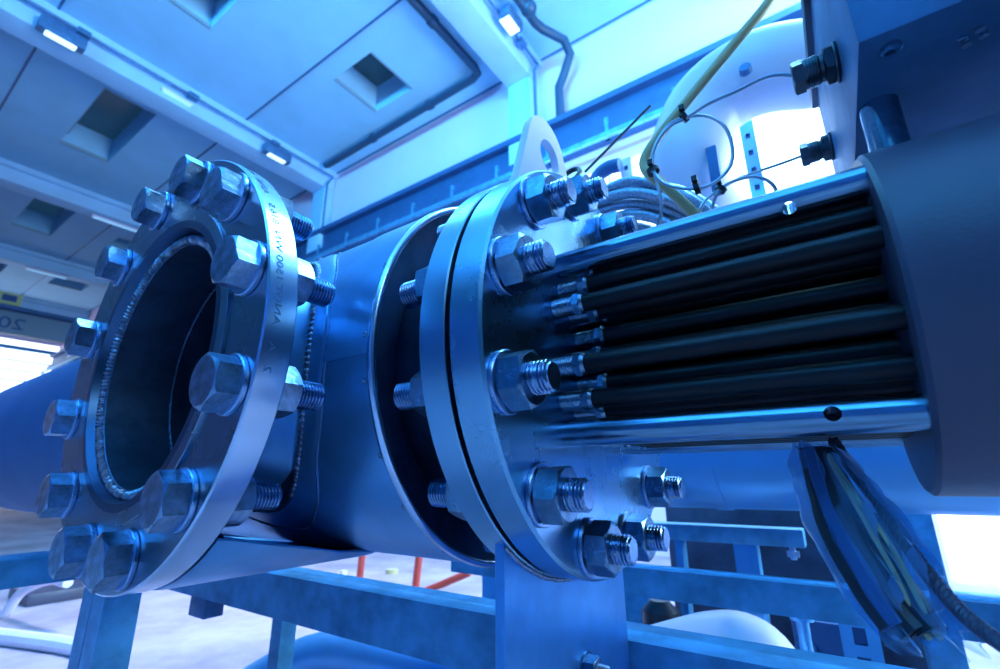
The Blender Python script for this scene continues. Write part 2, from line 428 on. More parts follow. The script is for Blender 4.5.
for x, y0, y1, lb in ((-10.3, .0, 6.8, 'thin cable conduit along the side of the left hand concrete beam'), (-3.72, 3, 6.8, 'thin cable conduit along the side of the right hand concrete beam')):
    mb = MB(); mb.tube([(x, y0, ZC-.21), (x, y1, ZC-.21), (x, WY-.35, ZC-.5), (x, WY-.35, 6.4)], .03, 6)
    for q in range(3): mb.box((x-.06, y0+1.2+q*1.9, ZC-.27), (x+.06, y0+1.4+q*1.9, ZC-.16))
    single('cable_conduit', mb, M['galvd'], lb, 'conduit')

# ------------------------------------------------------------------ pressure vessel
CX, CY, CZ = -.7634, .6468, .1582           # nozzle axis x, vessel axis y, common height
RC = .283
ves = thing('pressure_vessel', 'blue metal clad pressure vessel with an open bolted flange nozzle facing the camera', 'pressure vessel', (-.9, CY, FZ))
# cladding
mb = MB()
mb.lathe((0, CY, CZ), (1, 0, 0), [(-2.86, RC), (-1.1, RC), (-.8, RC), (-.4345, RC), (-.4345, RC-.004), (-2.86, RC-.004)], 160, close_prof=True)
clad = mb.mesh('cladding', M['clad'])
k1 = MB(); k1.lathe((CX, .2, CZ), (0, 1, 0), [(0, 0), (0, .201), (.40, .201), (.40, 0)], 96)
clad = boolcut(clad, [k1], M['clad'])
cl = part('cladding', clad, None, ves)
mb = MB(); mb.lathe((0, CY, CZ), (1, 0, 0), [(-.4385+.0060*math.cos(a), RC-.001+.0056*math.sin(a)) for a in [2*math.pi*i/10 for i in range(10)]], 160, close_prof=True)
# little rope-like edge strip inside the lip
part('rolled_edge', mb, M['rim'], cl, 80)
# seam lines: overlapping sheet edge with real thickness
mb = MB(); th = R_(-3)
def on_v(x, a, r): return Vector((x, CY-r*math.cos(a), CZ+r*math.sin(a)))
for x0_, x1_, a0_, a1_ in ((-.545, -.437, R_(-3.2), R_(90)),):
    n = 30; A = [[], [], [], []]
    for i in range(n+1):
        a = a0_+(a1_-a0_)*i/n
        A[0].append(mb.bm.verts.new(on_v(x0_, a, RC-.001))); A[1].append(mb.bm.verts.new(on_v(x0_, a, RC+.0022)))
        A[2].append(mb.bm.verts.new(on_v(x1_, a, RC+.0022))); A[3].append(mb.bm.verts.new(on_v(x1_, a, RC-.001)))
    for q in range(4):
        for i in range(n): mb.quad([A[q][i], A[q][i+1], A[(q+1) % 4][i+1], A[(q+1) % 4][i]])
    mb.quad([A[q][0] for q in range(4)]); mb.quad([A[q][n] for q in range(4)])
part('overlap_sheet', mb, M['clad'], cl)
for deg, x in ((21.9, -.445), (1.5, -.449), (-9.9, -.449), (-28.1, -.446), (-43, -.447), (44, -.446), (66, -.446), (-62, -.446)):
    c = on_v(x, R_(deg), RC+.001); ax = (c-Vector((x, CY, CZ))).normalized()
    mb = MB(); mb.lathe(c, ax, [(0, .0042), (.0014, .0040), (.0022, .0028), (.0016, .0014), (.0008, .0008), (.0008, 0)], 12)
    part('screw', mb, M['nut'], cl)
# dished head at the far left end, with a saddle support
mb = MB(); mb.lathe((-2.85, CY, CZ), (-1, 0, 0), [(-.02, RC+.002), (0, RC+.003)]+[(.24*math.sin(R_(a)), (RC+.002)*math.cos(R_(a))) for a in range(6, 91, 6)], 96)
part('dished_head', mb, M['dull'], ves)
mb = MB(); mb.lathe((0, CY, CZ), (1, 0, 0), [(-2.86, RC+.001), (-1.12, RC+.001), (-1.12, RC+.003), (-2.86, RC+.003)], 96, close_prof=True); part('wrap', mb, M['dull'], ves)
mb = MB(); mb.box((-1.93, CY-.04, FZ), (-1.87, CY+.04, CZ-RC+.01), .004); part('saddle', mb, M['galv'], ves)
# inner shell and dark end plate between cladding and flange
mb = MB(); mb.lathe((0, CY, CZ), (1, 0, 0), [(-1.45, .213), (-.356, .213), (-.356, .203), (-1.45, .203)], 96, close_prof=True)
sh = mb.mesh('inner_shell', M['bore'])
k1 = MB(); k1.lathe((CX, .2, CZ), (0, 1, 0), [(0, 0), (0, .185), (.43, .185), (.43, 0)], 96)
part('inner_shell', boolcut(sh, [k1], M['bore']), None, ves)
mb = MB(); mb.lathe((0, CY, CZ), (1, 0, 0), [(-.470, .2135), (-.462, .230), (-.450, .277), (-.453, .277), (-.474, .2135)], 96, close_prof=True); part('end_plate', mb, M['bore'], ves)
# nozzle pipe
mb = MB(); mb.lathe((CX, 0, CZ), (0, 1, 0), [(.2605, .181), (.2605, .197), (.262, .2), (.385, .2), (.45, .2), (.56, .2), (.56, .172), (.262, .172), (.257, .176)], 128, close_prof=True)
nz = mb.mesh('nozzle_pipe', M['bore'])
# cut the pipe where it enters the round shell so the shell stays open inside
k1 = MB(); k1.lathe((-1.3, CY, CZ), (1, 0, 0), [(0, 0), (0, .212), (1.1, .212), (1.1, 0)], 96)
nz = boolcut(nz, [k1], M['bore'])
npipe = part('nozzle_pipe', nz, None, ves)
mb = MB(); mb.lathe((CX, 0, CZ), (0, 1, 0), [(.287, .2003), (.40, .2003), (.40, .2009), (.287, .2009)], 96, close_prof=True)
k1 = MB(); k1.lathe((-1.3, CY, CZ), (1, 0, 0), [(0, 0), (0, .281), (1.1, .281), (1.1, 0)], 96)
part('nozzle_neck', boolcut(mb.mesh('nozzle_neck', M['clad']), [k1], M['clad']), None, ves)
def bead(name, path, r, parent, mt, amp=.25, step=.0045):
    """weld bead: scalloped tube along closed path"""
    mb = MB(); P = [Vector(q) for q in path]; n = len(P)
    rings = []
    for i in range(n):
        t = (P[(i+1) % n]-P[i-1]).normalized(); _, b, c = frame(t)
        rr = r*(1+amp*math.sin(i*math.pi/2)+random.uniform(-.08, .08))
        rings.append([mb.bm.verts.new(P[i]+(b*math.cos(2*math.pi*k/7)+c*math.sin(2*math.pi*k/7))*rr) for k in range(7)])
    for i in range(n):
        A, B = rings[i], rings[(i+1) % n]
        # match ring orientation
        best = min(range(7), key=lambda s: (A[0].co-B[s].co).length)
        for k in range(7): mb.quad([A[k], A[(k+1) % 7], B[(k+1+best) % 7], B[(k+best) % 7]])
    return part(name, mb, mt, parent, 60)
def circY(r, y, n, wob=0): return [(CX+(r+random.uniform(-wob, wob))*math.cos(2*math.pi*i/n), y+random.uniform(-wob, wob), CZ+(r+random.uniform(-wob, wob))*math.sin(2*math.pi*i/n)) for i in range(n)]
bead('weld_bead', circY(.1790, .2600, 720, .0004), .0056, npipe, M['weld'], .3)
bead('weld_bead', circY(.1725, .352, 360, .0006), .003, npipe, M['bore'])
def sadd(r, R, n, wob=0):
    out = []
    for i in range(n):
        a = 2*math.pi*i/n; rr = r+wob*math.sin(a*5+1)+wob*.6*math.sin(a*13); x = rr*math.cos(a); z = rr*math.sin(a)
        out.append((CX+x, CY-math.sqrt(max(0, R*R-z*z)), CZ+z))
    return out
bead('weld_bead', sadd(.2045, RC+.001, 640), .0052, npipe, M['weld'])
# reinforcing pad wrapped on the cladding around the nozzle, edge sealed
mb = MB(); n = 160
r1_ = [mb.bm.verts.new(Vector(q)) for q in sadd(.203, RC+.0035, n)]
r2_ = [mb.bm.verts.new(Vector(q)) for q in sadd(.232, RC+.0035, n, .002)]
r3_ = [mb.bm.verts.new(Vector(q)) for q in sadd(.238, RC-.001, n, .002)]
r4_ = [mb.bm.verts.new(Vector(q)) for q in sadd(.203, RC-.001, n)]
for A, B in ((r1_, r2_), (r2_, r3_), (r3_, r4_), (r4_, r1_)):
    for i in range(n): mb.quad([A[i], A[(i+1) % n], B[(i+1) % n], B[i]])
part('collar', mb, M['clad'], ves)
bead('collar_seal', sadd(.2385, RC+.0002, 420, .0025), .0022, ves, M['galvd'], .15)
# curved lower cladding joining the nozzle flange to the vessel
mb = MB(); n = 48
rows = []
for (y, r, e_) in ((.287, .2915, 50), (.30, .2935, 50), (.36, .2935, 54), (.42, .2935, 58), (.50, .2935, 65), (.60, .2935, 72), (.64, .288, 76)):
    a0_, a1_ = R_(180+e_), R_(360-e_)
    rows.append([(mb.bm.verts.new((CX+r*math.cos(a0_+(a1_-a0_)*i/n), y, CZ+r*math.sin(a0_+(a1_-a0_)*i/n))),
                  mb.bm.verts.new((CX+(r-.003)*math.cos(a0_+(a1_-a0_)*i/n), y, CZ+(r-.003)*math.sin(a0_+(a1_-a0_)*i/n)))) for i in range(n+1)])
for A, B in zip(rows[:-1], rows[1:]):
    for i in range(n):
        mb.quad([A[i][0], A[i+1][0], B[i+1][0], B[i][0]]); mb.quad([A[i][1], A[i+1][1], B[i+1][1], B[i][1]])
    mb.quad([A[0][0], A[0][1], B[0][1], B[0][0]]); mb.quad([A[n][0], A[n][1], B[n][1], B[n][0]])
for A in (rows[0], rows[-1]):
    for i in range(n): mb.quad([A[i][0], A[i+1][0], A[i+1][1], A[i][1]])
part('lower_cladding', mb, M['clad'], ves)
# nozzle flange
mb = MB(); yb, yf = .285, .248
mb.lathe((CX, 0, CZ+.002), (0, 1, 0), [(yf+.02, .2005), (yf-.0035, .2005), (yf-.0035, .216), (yf-.0028, .2168), (yf, .2172), (yf, .2920), (yf+.0018, .2943), (yb-.010, .2943), (yb-.0095, .2932), (yb-.002, .2932), (yb, .2915), (yb, .2005)], 192, close_prof=True)
nf = part('nozzle_flange', mb, M['flange'], ves, 25)
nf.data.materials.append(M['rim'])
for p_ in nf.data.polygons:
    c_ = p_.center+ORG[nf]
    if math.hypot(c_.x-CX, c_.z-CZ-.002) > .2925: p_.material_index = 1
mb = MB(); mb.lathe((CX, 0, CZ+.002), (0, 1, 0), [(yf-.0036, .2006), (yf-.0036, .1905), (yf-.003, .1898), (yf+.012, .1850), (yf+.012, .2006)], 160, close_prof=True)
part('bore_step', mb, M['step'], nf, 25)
# stamped characters on the rim (mirrored, as in the photograph)
for word, a0_ in (('2 . A', -11), ('ANGT', -1), ('1500 WN', 9), ('B16.5', 25), ('A3161', 37), ('NB150', 49)):
    me = text_mesh(word, .0115, .0003, M['stamp'], 'stamped_lettering')
    for v in me.vertices:
        x, y, z = v.co; a = R_(a0_)+x*1.5/.292
        v.co = (CX+(.2944+z)*math.cos(a), .2570+y, CZ+.002+(.2944+z)*math.sin(a))
    part('stamped_lettering', me, None, nf)
# bolts of the nozzle flange
def shank(mb, L): return mb
def add_bolt(parent, proto, loc, mat3):
    b = copy_tree(proto, parent)
    return b
def make_stud(parent, y_from, L):
    pass
def nozzle_bolt():
    """bolt along +Y, origin at the flange face; root mesh is the threaded shank"""
    mb = MB(); mb.lathe((0, 0, 0), (0, 1, 0), [(-.004, 0), (-.004, .0165), (.045, .0165), (.045, 0)], 24)
    mb.thread((0, .040, 0), (0, 1, 0), .0172, .064)
    me0 = mb.mesh('bolt', M['thread'], 50)
    mb = MB(); mb.hexa((0, -.0058, 0), (0, -1, 0), .0535, .0250); me1 = mb.mesh('bolt_head', M['bolt'], 28)
    mb = MB(); mb.lathe((0, 0, 0), (0, -1, 0), [(0, 0), (0, .0320), (.0012, .0332), (.0048, .0332), (.0060, .0320), (.0060, 0)], 48); me2 = mb.mesh('washer', M['washer'], 40)
    mb = MB(); mb.hexa((0, .0375, 0), (0, 1, 0), .0535, .027, bot=True); me3 = mb.mesh('nut', M['bolt'], 28)
    mb = MB(); mb.lathe((0, -.0275, 0), (0, -1, 0), [(-.001, .0185), (.0006, .0175), (.0006, .0160), (-.001, .0150)], 32, close_prof=True); me4 = mb.mesh('head_ring', M['bolt'], 40)
    return me0, me1, me2, me3, me4
NB = nozzle_bolt()
def rotY(a): return Matrix.Rotation(a, 4, 'Y')
for i in range(12):
    a = R_(15+30*i); loc = Vector((CX+.2580*math.cos(a), .248, CZ+.0030+.2580*math.sin(a)))
    o = bpy.data.objects.new('bolt', NB[0]); COL.objects.link(o); o.parent = ves; o.location = loc-ORG[ves]
    for nm, me, ra in (('bolt_head', NB[1], random.uniform(0, 1.05)), ('washer', NB[2], 0), ('nut', NB[3], random.uniform(0, 1.05))):
        c = bpy.data.objects.new(nm, me); COL.objects.link(c); c.parent = o; c.rotation_euler = (0, ra, 0)
        c.location = (random.uniform(-.0004, .0004), 0, random.uniform(-.0004, .0004)) if nm == 'washer' else (0, 0, 0)
# shell flange of the vessel, lifting lug and support plate
XF = -.272
mb = MB(); mb.lathe((0, CY, CZ), (1, 0, 0), [(-.356, .2035), (-.356, .286), (-.3545, .288), (-.3215, .288), (-.320, .2865), (-.320, .2035)], 192, close_prof=True)
part('shell_flange', mb, M['cover'], ves, 25)
mb = MB(); lug = []
xl = -.347; cyl_, czl = CY+.0, CZ+.385
prof = [(-.122, .255)]
for i in range(0, 25):
    a = R_(168-(156)*i/24); prof.append((-.012+.062*math.cos(a), .390+.060*math.sin(a)))
prof.append((.118, .255))
lugm = MB(); lugm.prism([(xl, CY+q[0], CZ+q[1]) for q in prof], (.014, 0, 0), .001)
hole = MB(); hole.lathe((xl-.02, CY-.006, CZ+.378), (1, 0, 0), [(0, 0), (0, .033), (.06, .033), (.06, 0)], 40)
part('lifting_lug', boolcut(lugm.mesh('lifting_lug', M['white']), [hole], M['cover']), None, ves)
mb = MB(); ys_ = [CY-.172+.344*i/24 for i in range(25)]
pts = [(-.338, CY-.172, FZ), ] + [(-.338, y, CZ-math.sqrt(max(0, .2875**2-(y-CY)**2))) for y in ys_] + [(-.338, CY+.172, FZ)]
mb.prism(pts, (.013, 0, 0), .001)
sp_ = part('support_plate', mb, M['plate'], ves)
bead('weld_bead', [(-.326, y, CZ-math.sqrt(.288**2-(y-CY)**2)) for y in [CY-.17+.34*i/120 for i in range(121)]]+[(-.3245, y, CZ-.002-math.sqrt(.288**2-(y-CY)**2)) for y in [CY+.17-.34*i/120 for i in range(121)]], .003, sp_, M['weld'])
for yy in (.665,):
    q = Vector((-.325, yy, -.245)); mb = MB(); mb.lathe(q, (1, 0, 0), [(0, 0), (0, .020), (.003, .020), (.003, 0)], 32); mb.hexa(q+Vector((.003, 0, 0)), (1, 0, 0), .030, .015, .3); mb.thread(q+Vector((.016, 0, 0)), (1, 0, 0), .009, .018, .0022, .001, 20)
    part('plate_bolt', mb, M['nut'], sp_)

# ------------------------------------------------------------------ heater bundle
htr = thing('electric_heater', 'flanged heater bundle of steel rods and dark tubes ending in a round blue-grey housing', 'heater', (XF, CY, FZ))
mb = MB(); mb.lathe((0, CY, CZ), (1, 0, 0), [(-.3135, 0), (-.3135, .286), (-.312, .2875), (XF-.0035, .2875), (XF, .2845), (XF, 0)], 192)
part('cover_flange', mb, M['cover'], htr, 25)
mb = MB(); mb.lathe((0, CY, CZ), (1, 0, 0), [(-.320, .200), (-.320, .262), (-.3135, .262), (-.3135, .200)], 96, close_prof=True); part('gasket', mb, M['black'], htr)
mb = MB(); mb.lathe((0, 0, 0), (1, 0, 0), [(-.055, 0), (-.055, .0165), (.045, .0165), (.045, 0)], 24)
mb.thread((.004, 0, 0), (1, 0, 0), .0172, .052, pitch=.0044, d=.0038); mb.thread((-.050, 0, 0), (-1, 0, 0), .0172, .104, pitch=.0044, d=.0038)
s0 = mb.mesh('stud', M['thread'], 50)
mb = MB(); mb.hexa((.005, 0, 0), (1, 0, 0), .0545, .0285, 0, bot=True); s1 = mb.mesh('nut', M['nut'], 28)
mb = MB(); mb.lathe((0, 0, 0), (1, 0, 0), [(0, 0), (0, .033), (.001, .034), (.0042, .034), (.0052, .033), (.0052, 0)], 48); s2 = mb.mesh('washer', M['washer'], 40)
mb = MB(); mb.hexa((-.084, 0, 0), (-1, 0, 0), .0545, .0285, 0, bot=True); s3 = mb.mesh('nut', M['nut'], 28)
rots = {15: .12, 45: .35, 75: .5, 105: .28, 345: .42, 315: .12, 285: .50, 255: .3, 225: .5}
for i in range(12):
    dg_ = 15+30*i; a = R_(dg_)
    o = bpy.data.objects.new('stud', s0); COL.objects.link(o); o.parent = htr
    o.location = Vector((XF, CY-.2505*math.cos(a), CZ+.2505*math.sin(a)))-ORG[htr]
    for nm, me, ra in (('nut', s1, rots.get(dg_, .2)), ('washer', s2, 0), ('nut', s3, random.uniform(0, 1))):
        c = bpy.data.objects.new(nm, me); COL.objects.link(c); c.parent = o; c.rotation_euler = (ra, 0, 0)
# support rods with drilled holes
XH = .0645
for (dy, dz, hole_px, hd) in ((-.114, .113, -.030, (0, .66, .75)), (-.113, -.109, .0, (.0, .96, -.12)), (.113, .113, None, None), (.113, -.112, None, None)):
    mb = MB(); rr = .0158 if dy < 0 else .0150
    mb.lathe((XF-.001, CY+dy, CZ+dz), (1, 0, 0), [(0, 0), (0, rr), (XH-XF+.002, rr), (XH-XF+.002, 0)], 48)
    me = mb.mesh('support_rod', M['rod'])
    if hd:
        hx = {1: -.001, -1: .0}[1 if dz > 0 else -1]
        k1 = MB(); d = Vector(hd).normalized(); k1.lathe(Vector((hx, CY+dy, CZ+dz))-d*.03, d, [(0, 0), (0, .0068), (.06, .0068), (.06, 0)], 28)
        me = boolcut(me, [k1], M['rod'])
    part('support_rod', me, None, htr)
def htube(dy, dz, r=.0112):
    o = Vector((XF, CY+dy, CZ+dz))
    mb = MB(); mb.lathe(o, (1, 0, 0), [(.040, 0), (.040, r), (XH-XF+.001, r), (XH-XF+.001, 0)], 28)
    tb = part('heater_tube', mb, M['tube'], htr)
    mb = MB(); mb.thread(o, (1, 0, 0), .0122, .030, .0026, .0009, 24); mb.hexa(o+Vector((.028, 0, 0)), (1, 0, 0), .0265, .010, random.uniform(0, 1), bot=True)
    mb.lathe(o+Vector((.037, 0, 0)), (1, 0, 0), [(0, r+.003), (.004, r+.0005), (.004, 0)], 24)
    part('compression_fitting', mb, M['nut'], tb)
for dy_, dz_ in ((-.106, .080), (-.125, .049), (-.131, -.030), (-.114, -.070)):
    htube(dy_, dz_, .0112); htube(-dy_, dz_, .0112)
for yy in (-.082, -.050, -.018, .014, .046, .078): htube(yy, .108, .0118)
for k_, zz in enumerate((-.108, -.076, -.044, -.012, .020, .052, .084)):
    for yy in ((-.078, -.046, -.014, .018, .050, .082) if k_ % 2 else (-.062, -.030, .002, .034, .066)):
        if math.hypot(yy, zz) < .128: htube(yy, zz, .0125)
# terminal housing
HR = .180
mb = MB(); mb.lathe((0, CY, CZ), (1, 0, 0), [(XH, 0), (XH, HR-.004), (XH+.004, HR), (.45, HR), (.46, HR-.01), (.46, 0)], 160)
part('terminal_housing', mb, M['housing'], htr)
mb = MB(); mb.lathe((.104, .628, CZ+.165), (0, 0, 1), [(0, 0), (0, .0185), (.089, .0185), (.089, 0)], 48)
part('neck', mb, M['rod'], htr)
# junction box above the housing
bx0, by0, by1, bz0, bz1 = .0826, .511, 1.04, .410, .735
mb = MB(); mb.box((bx0, by0, bz0), (.60, by1, bz1), .004)
jb = part('junction_box', mb, M['boxm'], htr)
mb = MB(); mb.box((bx0-.010, by0-.004, bz1-.006), (.61, by1+.01, bz1+.03), .003); part('lid', mb, M['housing'], jb)
mb = MB(); mb.lathe((.110, .535, bz0), (0, 0, -1), [(0, 0), (0, .009), (.004, .009), (.005, .007), (.004, .004), (.004, 0)], 24); part('screw', mb, M['nut'], jb)
for q in range(4):
    c = Vector((.175+.009*math.cos(q*1.57+.4), .565+.009*math.sin(q*1.57+.4), bz0)); mb = MB(); mb.lathe(c, (0, 0, -1), [(0, 0), (0, .004), (.003, .004), (.003, 0)], 14); part('screw', mb, M['nut'], jb)
def gland(c, s):
    c = Vector(c); mb = MB(); a = (-1, 0, 0)
    mb.lathe(c, a, [(0, 0), (0, .0255*s), (.003, .0265*s), (.005, .0255*s), (.005, 0)], 40)
    mb.hexa(c+Vector((-.004, 0, 0)), a, .044*s, .012*s, .3, bot=True)
    mb.lathe(c+Vector((-.014*s, 0, 0)), a, [(0, 0), (0, .0175*s), (.006*s, .0175*s), (.008*s, .0195*s), (.026*s, .0195*s), (.026*s, 0)], 32)
    for k_ in range(4): mb.lathe(c+Vector((-(.024+.003*k_)*s, 0, 0)), a, [(0, .0190*s), (.0007, .0204*s), (.0016, .0190*s)], 32)
    mb.hexa(c+Vector((-.038*s, 0, 0)), a, .038*s, .013*s, .1)
    return part('cable_gland', mb, M['brass'], jb)
g1 = Vector((bx0, .657, .512)); g2 = Vector((bx0, .965, .580))
gland(g1, 1.0); gland(g2, .98)

# ------------------------------------------------------------------ thin capillaries, cables
def px(u, v, y): return at(u, v, 1, y)
def ties(pairs, parent_label):
    for n_, (q, d, lb) in enumerate(pairs):
        mb = MB(); mb.lathe(q-d*.0035, d, [(0, .0085), (0, .0105), (.007, .0105), (.007, .0085)], 16, close_prof=True); mb.box(Vector(q)+Vector((-.003, -.013, .007)), Vector(q)+Vector((.003, -.007, .015)))
        single('cable_tie', mb, M['black'], lb, 'cable tie')
loopc = [(733, 152), (729, 130), (712, 118), (690, 115), (668, 126), (655, 145), (652, 165), (660, 180), (676, 188), (697, 189), (715, 181), (728, 168)]
Y1 = .70
P1 = [g1+Vector((-.04, 0, 0)), px(770, 76, .66), px(735, 92, .67), px(708, 104, .68), px(688, 117, Y1), px(668, 128, Y1), px(655, 148, Y1), px(653, 168, Y1), px(662, 182, Y1), px(680, 188, Y1), px(700, 188, Y1), px(718, 180, Y1+.005), px(731, 164, Y1+.01), px(732, 145, Y1+.01), px(724, 126, Y1+.01), px(706, 116, Y1+.01), px(688, 117, Y1+.01), px(670, 124, Y1+.012), px(657, 142, Y1+.012), px(652, 160, Y1+.012), px(656, 180, Y1+.01), px(661, 200, Y1+.01), px(659, 222, Y1+.02), px(648, 240, Y1+.06)]
mb = MB(); mb.tube(P1, .0026, 8, sub=6)
single('capillary_tube', mb, M['wire'], 'thin grey capillary from the upper gland, wound into one big loop', 'capillary tube')
P2 = [g2+Vector((-.04, 0, 0)), px(780, 164, .93), px(745, 176, .88), px(722, 188, .84), px(706, 200, .82), px(698, 215, .82), px(694, 235, .84), px(690, 250, .86)]
mb = MB(); mb.tube(P2, .0028, 8, sub=6)
single('capillary_tube', mb, M['wire'], 'thin grey capillary from the lower gland bending down behind the top rod', 'capillary tube')
P3 = [px(716, 222, .83), px(713, 205, .83), px(722, 188, .83), px(740, 179, .83), px(758, 177, .83), px(772, 184, .83), px(779, 198, .84), px(781, 215, .85)]
mb = MB(); mb.tube(P3, .0030, 8, sub=6)
single('capillary_tube', mb, M['wire'], 'thin grey capillary making a low arch just above the top rod', 'capillary tube')
mb = MB(); mb.tube([px(668, 128, Y1+.004), px(656, 148, Y1-.008), px(654, 168, Y1-.008), px(664, 181, Y1-.008), px(682, 187, Y1-.008), px(700, 186, Y1-.008)], .0025, 8, sub=6)
def tie(q, d, lb):
    q = Vector(q); d = Vector(d).normalized()
    t = MB(); t.lathe(q-d*.004, d, [(0, .0075), (0, .0100), (.008, .0100), (.008, .0075)], 16, close_prof=True)
    t.box(q+Vector((-.004, -.015, .005)), q+Vector((.004, -.008, .014)))
    single('cable_tie', t, M['black'], lb, 'cable tie')
tie(px(684, 117, Y1+.004), (1, 0, .5), 'black cable tie at the top of the capillary loop')
tie(px(653, 171, Y1+.004), (.3, 0, -1), 'black cable tie at the left of the capillary loop by the yellow cable')
tie(px(697, 188, Y1+.0), (1, 0, .1), 'black cable tie at the bottom of the capillary loop')
tie(px(721, 189, .832), (.7, 0, .7), 'black cable tie on the low capillary arch')
mb.bm.free()
mb = MB(); mb.tube([px(790, -40, .80), px(770, 0, .79), px(744, 32, .78), px(716, 66, .77), px(688, 100, .76), px(662, 132, .75), px(648, 152, .745), px(644, 164, .745), px(649, 174, .745), px(662, 184, .76), px(680, 200, .78), px(694, 214, .80), px(706, 230, .84)], .0088, 14, sub=5)
single('yellow_cable', mb, M['yellow'], 'thick greenish yellow cable crossing from the top edge down to the rods', 'cable')
# braided hoses
hz = [((596, 196), (628, 182), (662, 187), (690, 200), (716, 222)), ((590, 204), (628, 193), (662, 198), (690, 211), (712, 232)), ((588, 214), (626, 204), (660, 208), (688, 221), (708, 242)),
      ((592, 226), (628, 215), (658, 219), (680, 232), (698, 250)), ((600, 240), (630, 228), (654, 232), (672, 244), (684, 258)), ((640, 186), (676, 190), (704, 204), (722, 218), (740, 236))]
HL = ['topmost of the left group of steel braided hoses behind the heater rods', 'steel braided hose directly under the topmost one behind the rods', 'third steel braided hose from the top, behind the cover flange nuts', 'fourth steel braided hose from the top, just above the small right nut', 'lowest steel braided hose, partly hidden behind the small right nut', 'steel braided hose farthest right, passing behind the yellow cable']
for i, q in enumerate(hz):
    yy = .86-.012*(i % 2)+.01*i
    mb = MB(); mb.tube([px(*a, yy+(.02 if j == 4 else 0)) for j, a in enumerate(q)], .0115, 14, sub=8)
    single('braided_hose', mb, M['braid'], HL[i], 'hose', 'braided hoses behind the heater rods')
mb = MB(); mb.tube([px(585, 172, .95), px(650, 106, 1.0)], .0035, 8)
single('thin_rod', mb, M['black'], 'thin black rod slanting up right behind the lifting lug', 'rod')
mb = MB(); c = px(571, 176, .80); rg = [c+Vector((.020*math.cos(a), .012*math.sin(a), .022*math.sin(a))) for a in [2*math.pi*i/20 for i in range(21)]]
mb.tube(rg, .0055, 8); single('shackle', mb, M['black'], 'small dark shackle ring behind the upper nuts of the cover flange', 'shackle')

# ------------------------------------------------------------------ steel frame below and behind
def channel_x(x0, x1, y0, z1, w, h, t_, name, label, cat='beam', mt=None, group=None):
    """channel along X: front web, top flange with raised strip, bottom flange"""
    prof = [(0, 0), (0, -h), (w, -h), (w, -h+t_), (t_, -h+t_), (t_, -t_), (w, -t_), (w, 0), (w*.60, 0), (w*.56, .003), (w*.44, .003), (w*.40, 0)]
    mb = MB(); mb.prism([(x0, y0+a, z1+b) for a, b in prof], (x1-x0, 0, 0), .0012)
    return single(name, mb, mt or M['galv'], label, cat, group)
channel_x(-2.4, .55, .83, -.253, .10, .105, .008, 'frame_beam', 'galvanised frame beam passing just behind the support plate', mt=M['galv'])
channel_x(-1.1, .62, 1.30, -.228, .07, .066, .006, 'frame_beam', 'galvanised cross beam seen right of the cover flange, under the pale pipe', mt=M['galv'])
# left cross beam and the two channel legs below the open flange
a_ = at(0, 561, 0, -1.5); b_ = at(51, 578, 0, -1.5)
mb = MB(); mb.box((-1.62, .05, -.222), (-1.5, 1.9, -.164), .004); single('frame_beam', mb, M['galv'], 'galvanised cross beam at the far left edge behind the open flange', 'beam')
def leg(x, y, w, label, z1=-.17, dd=.07):
    t = thing('frame_leg', label, 'frame leg', (x+w/2, y+dd/2, FZ))
    q = .007; prof = [(0, 0), (w, 0), (w, dd), (w-q, dd), (w-q, q), (q, q), (q, dd), (0, dd)]
    mb = MB(); mb.prism([(x+a, y+b, FZ+.01) for a, b in prof], (0, 0, z1-FZ-.01), .001); part('post', mb, M['galv'], t)
    mb = MB(); mb.box((x-.001, y-.03, FZ), (x+w+.001, y+dd+.03, FZ+.012), .001); part('foot_plate', mb, M['galv'], t)
    return t
leg(-1.50, .46, .060, 'left one of two upright channel legs under the open flange', -.222)
leg(-1.436, .46, .068, 'right one of two upright channel legs under the open flange', -.222)
mb = MB(); q = at(195, 608, 1, .83); mb.box((q.x-.06, .84, q.z-.03), (q.x+.04, .90, q.z+.035), .003); single('bracket_block', mb, M['galvd'], 'small block bracket hanging at the left end of the frame beam', 'bracket')
q = at(272, 630, 1, .93); leg(q.x-.02, .94, .05, 'upright channel leg below the frame beam, left of the support plate', -.36, .05)
# far frame: beams and uprights behind
q = at(660, 540, 1, 1.9)
mb = MB(); z = at(740, 527, 1, 1.9).z
mb.box((-1.6, 1.9, z-.055), (at(804, 540, 1, 1.9).x, 1.98, z+.0), .004); single('far_beam', mb, M['galv'], 'short far beam with a hanging bolt, seen right of the cover flange', 'beam')
for (u, w_, lb) in ((735, .075, 'blue upright post under the short far beam'), (482, .09, 'pale upright post seen left of the support plate'), (676, .03, 'thin upright post directly right of the lower nuts')):
    yv = 1.93 if u != 482 else 1.55
    q = at(u, 560, 1, yv); zt_ = z-.056 if u != 482 else at(482, 552, 1, yv).z
    mb = MB(); mb.box((q.x, yv, FZ), (q.x+w_, yv+.05, zt_), .003); mb.box((q.x+w_*.75, yv-.012, FZ), (q.x+w_, yv+.001, zt_), .002)
    single('far_post', mb, M['bluepipe'], lb, 'post')
q = at(792, 546, 1, 1.94); mb = MB(); mb.lathe((q.x, 1.94, z-.056), (0, 0, -1), [(0, 0), (0, .009), (.04, .009), (.04, 0)], 12); mb.hexa((q.x, 1.94, z-.070), (0, 0, -1), .035, .018)
single('hanging_bolt', mb, M['washer'], 'small bolt and nut hanging below the end of the short far beam', 'bolt')
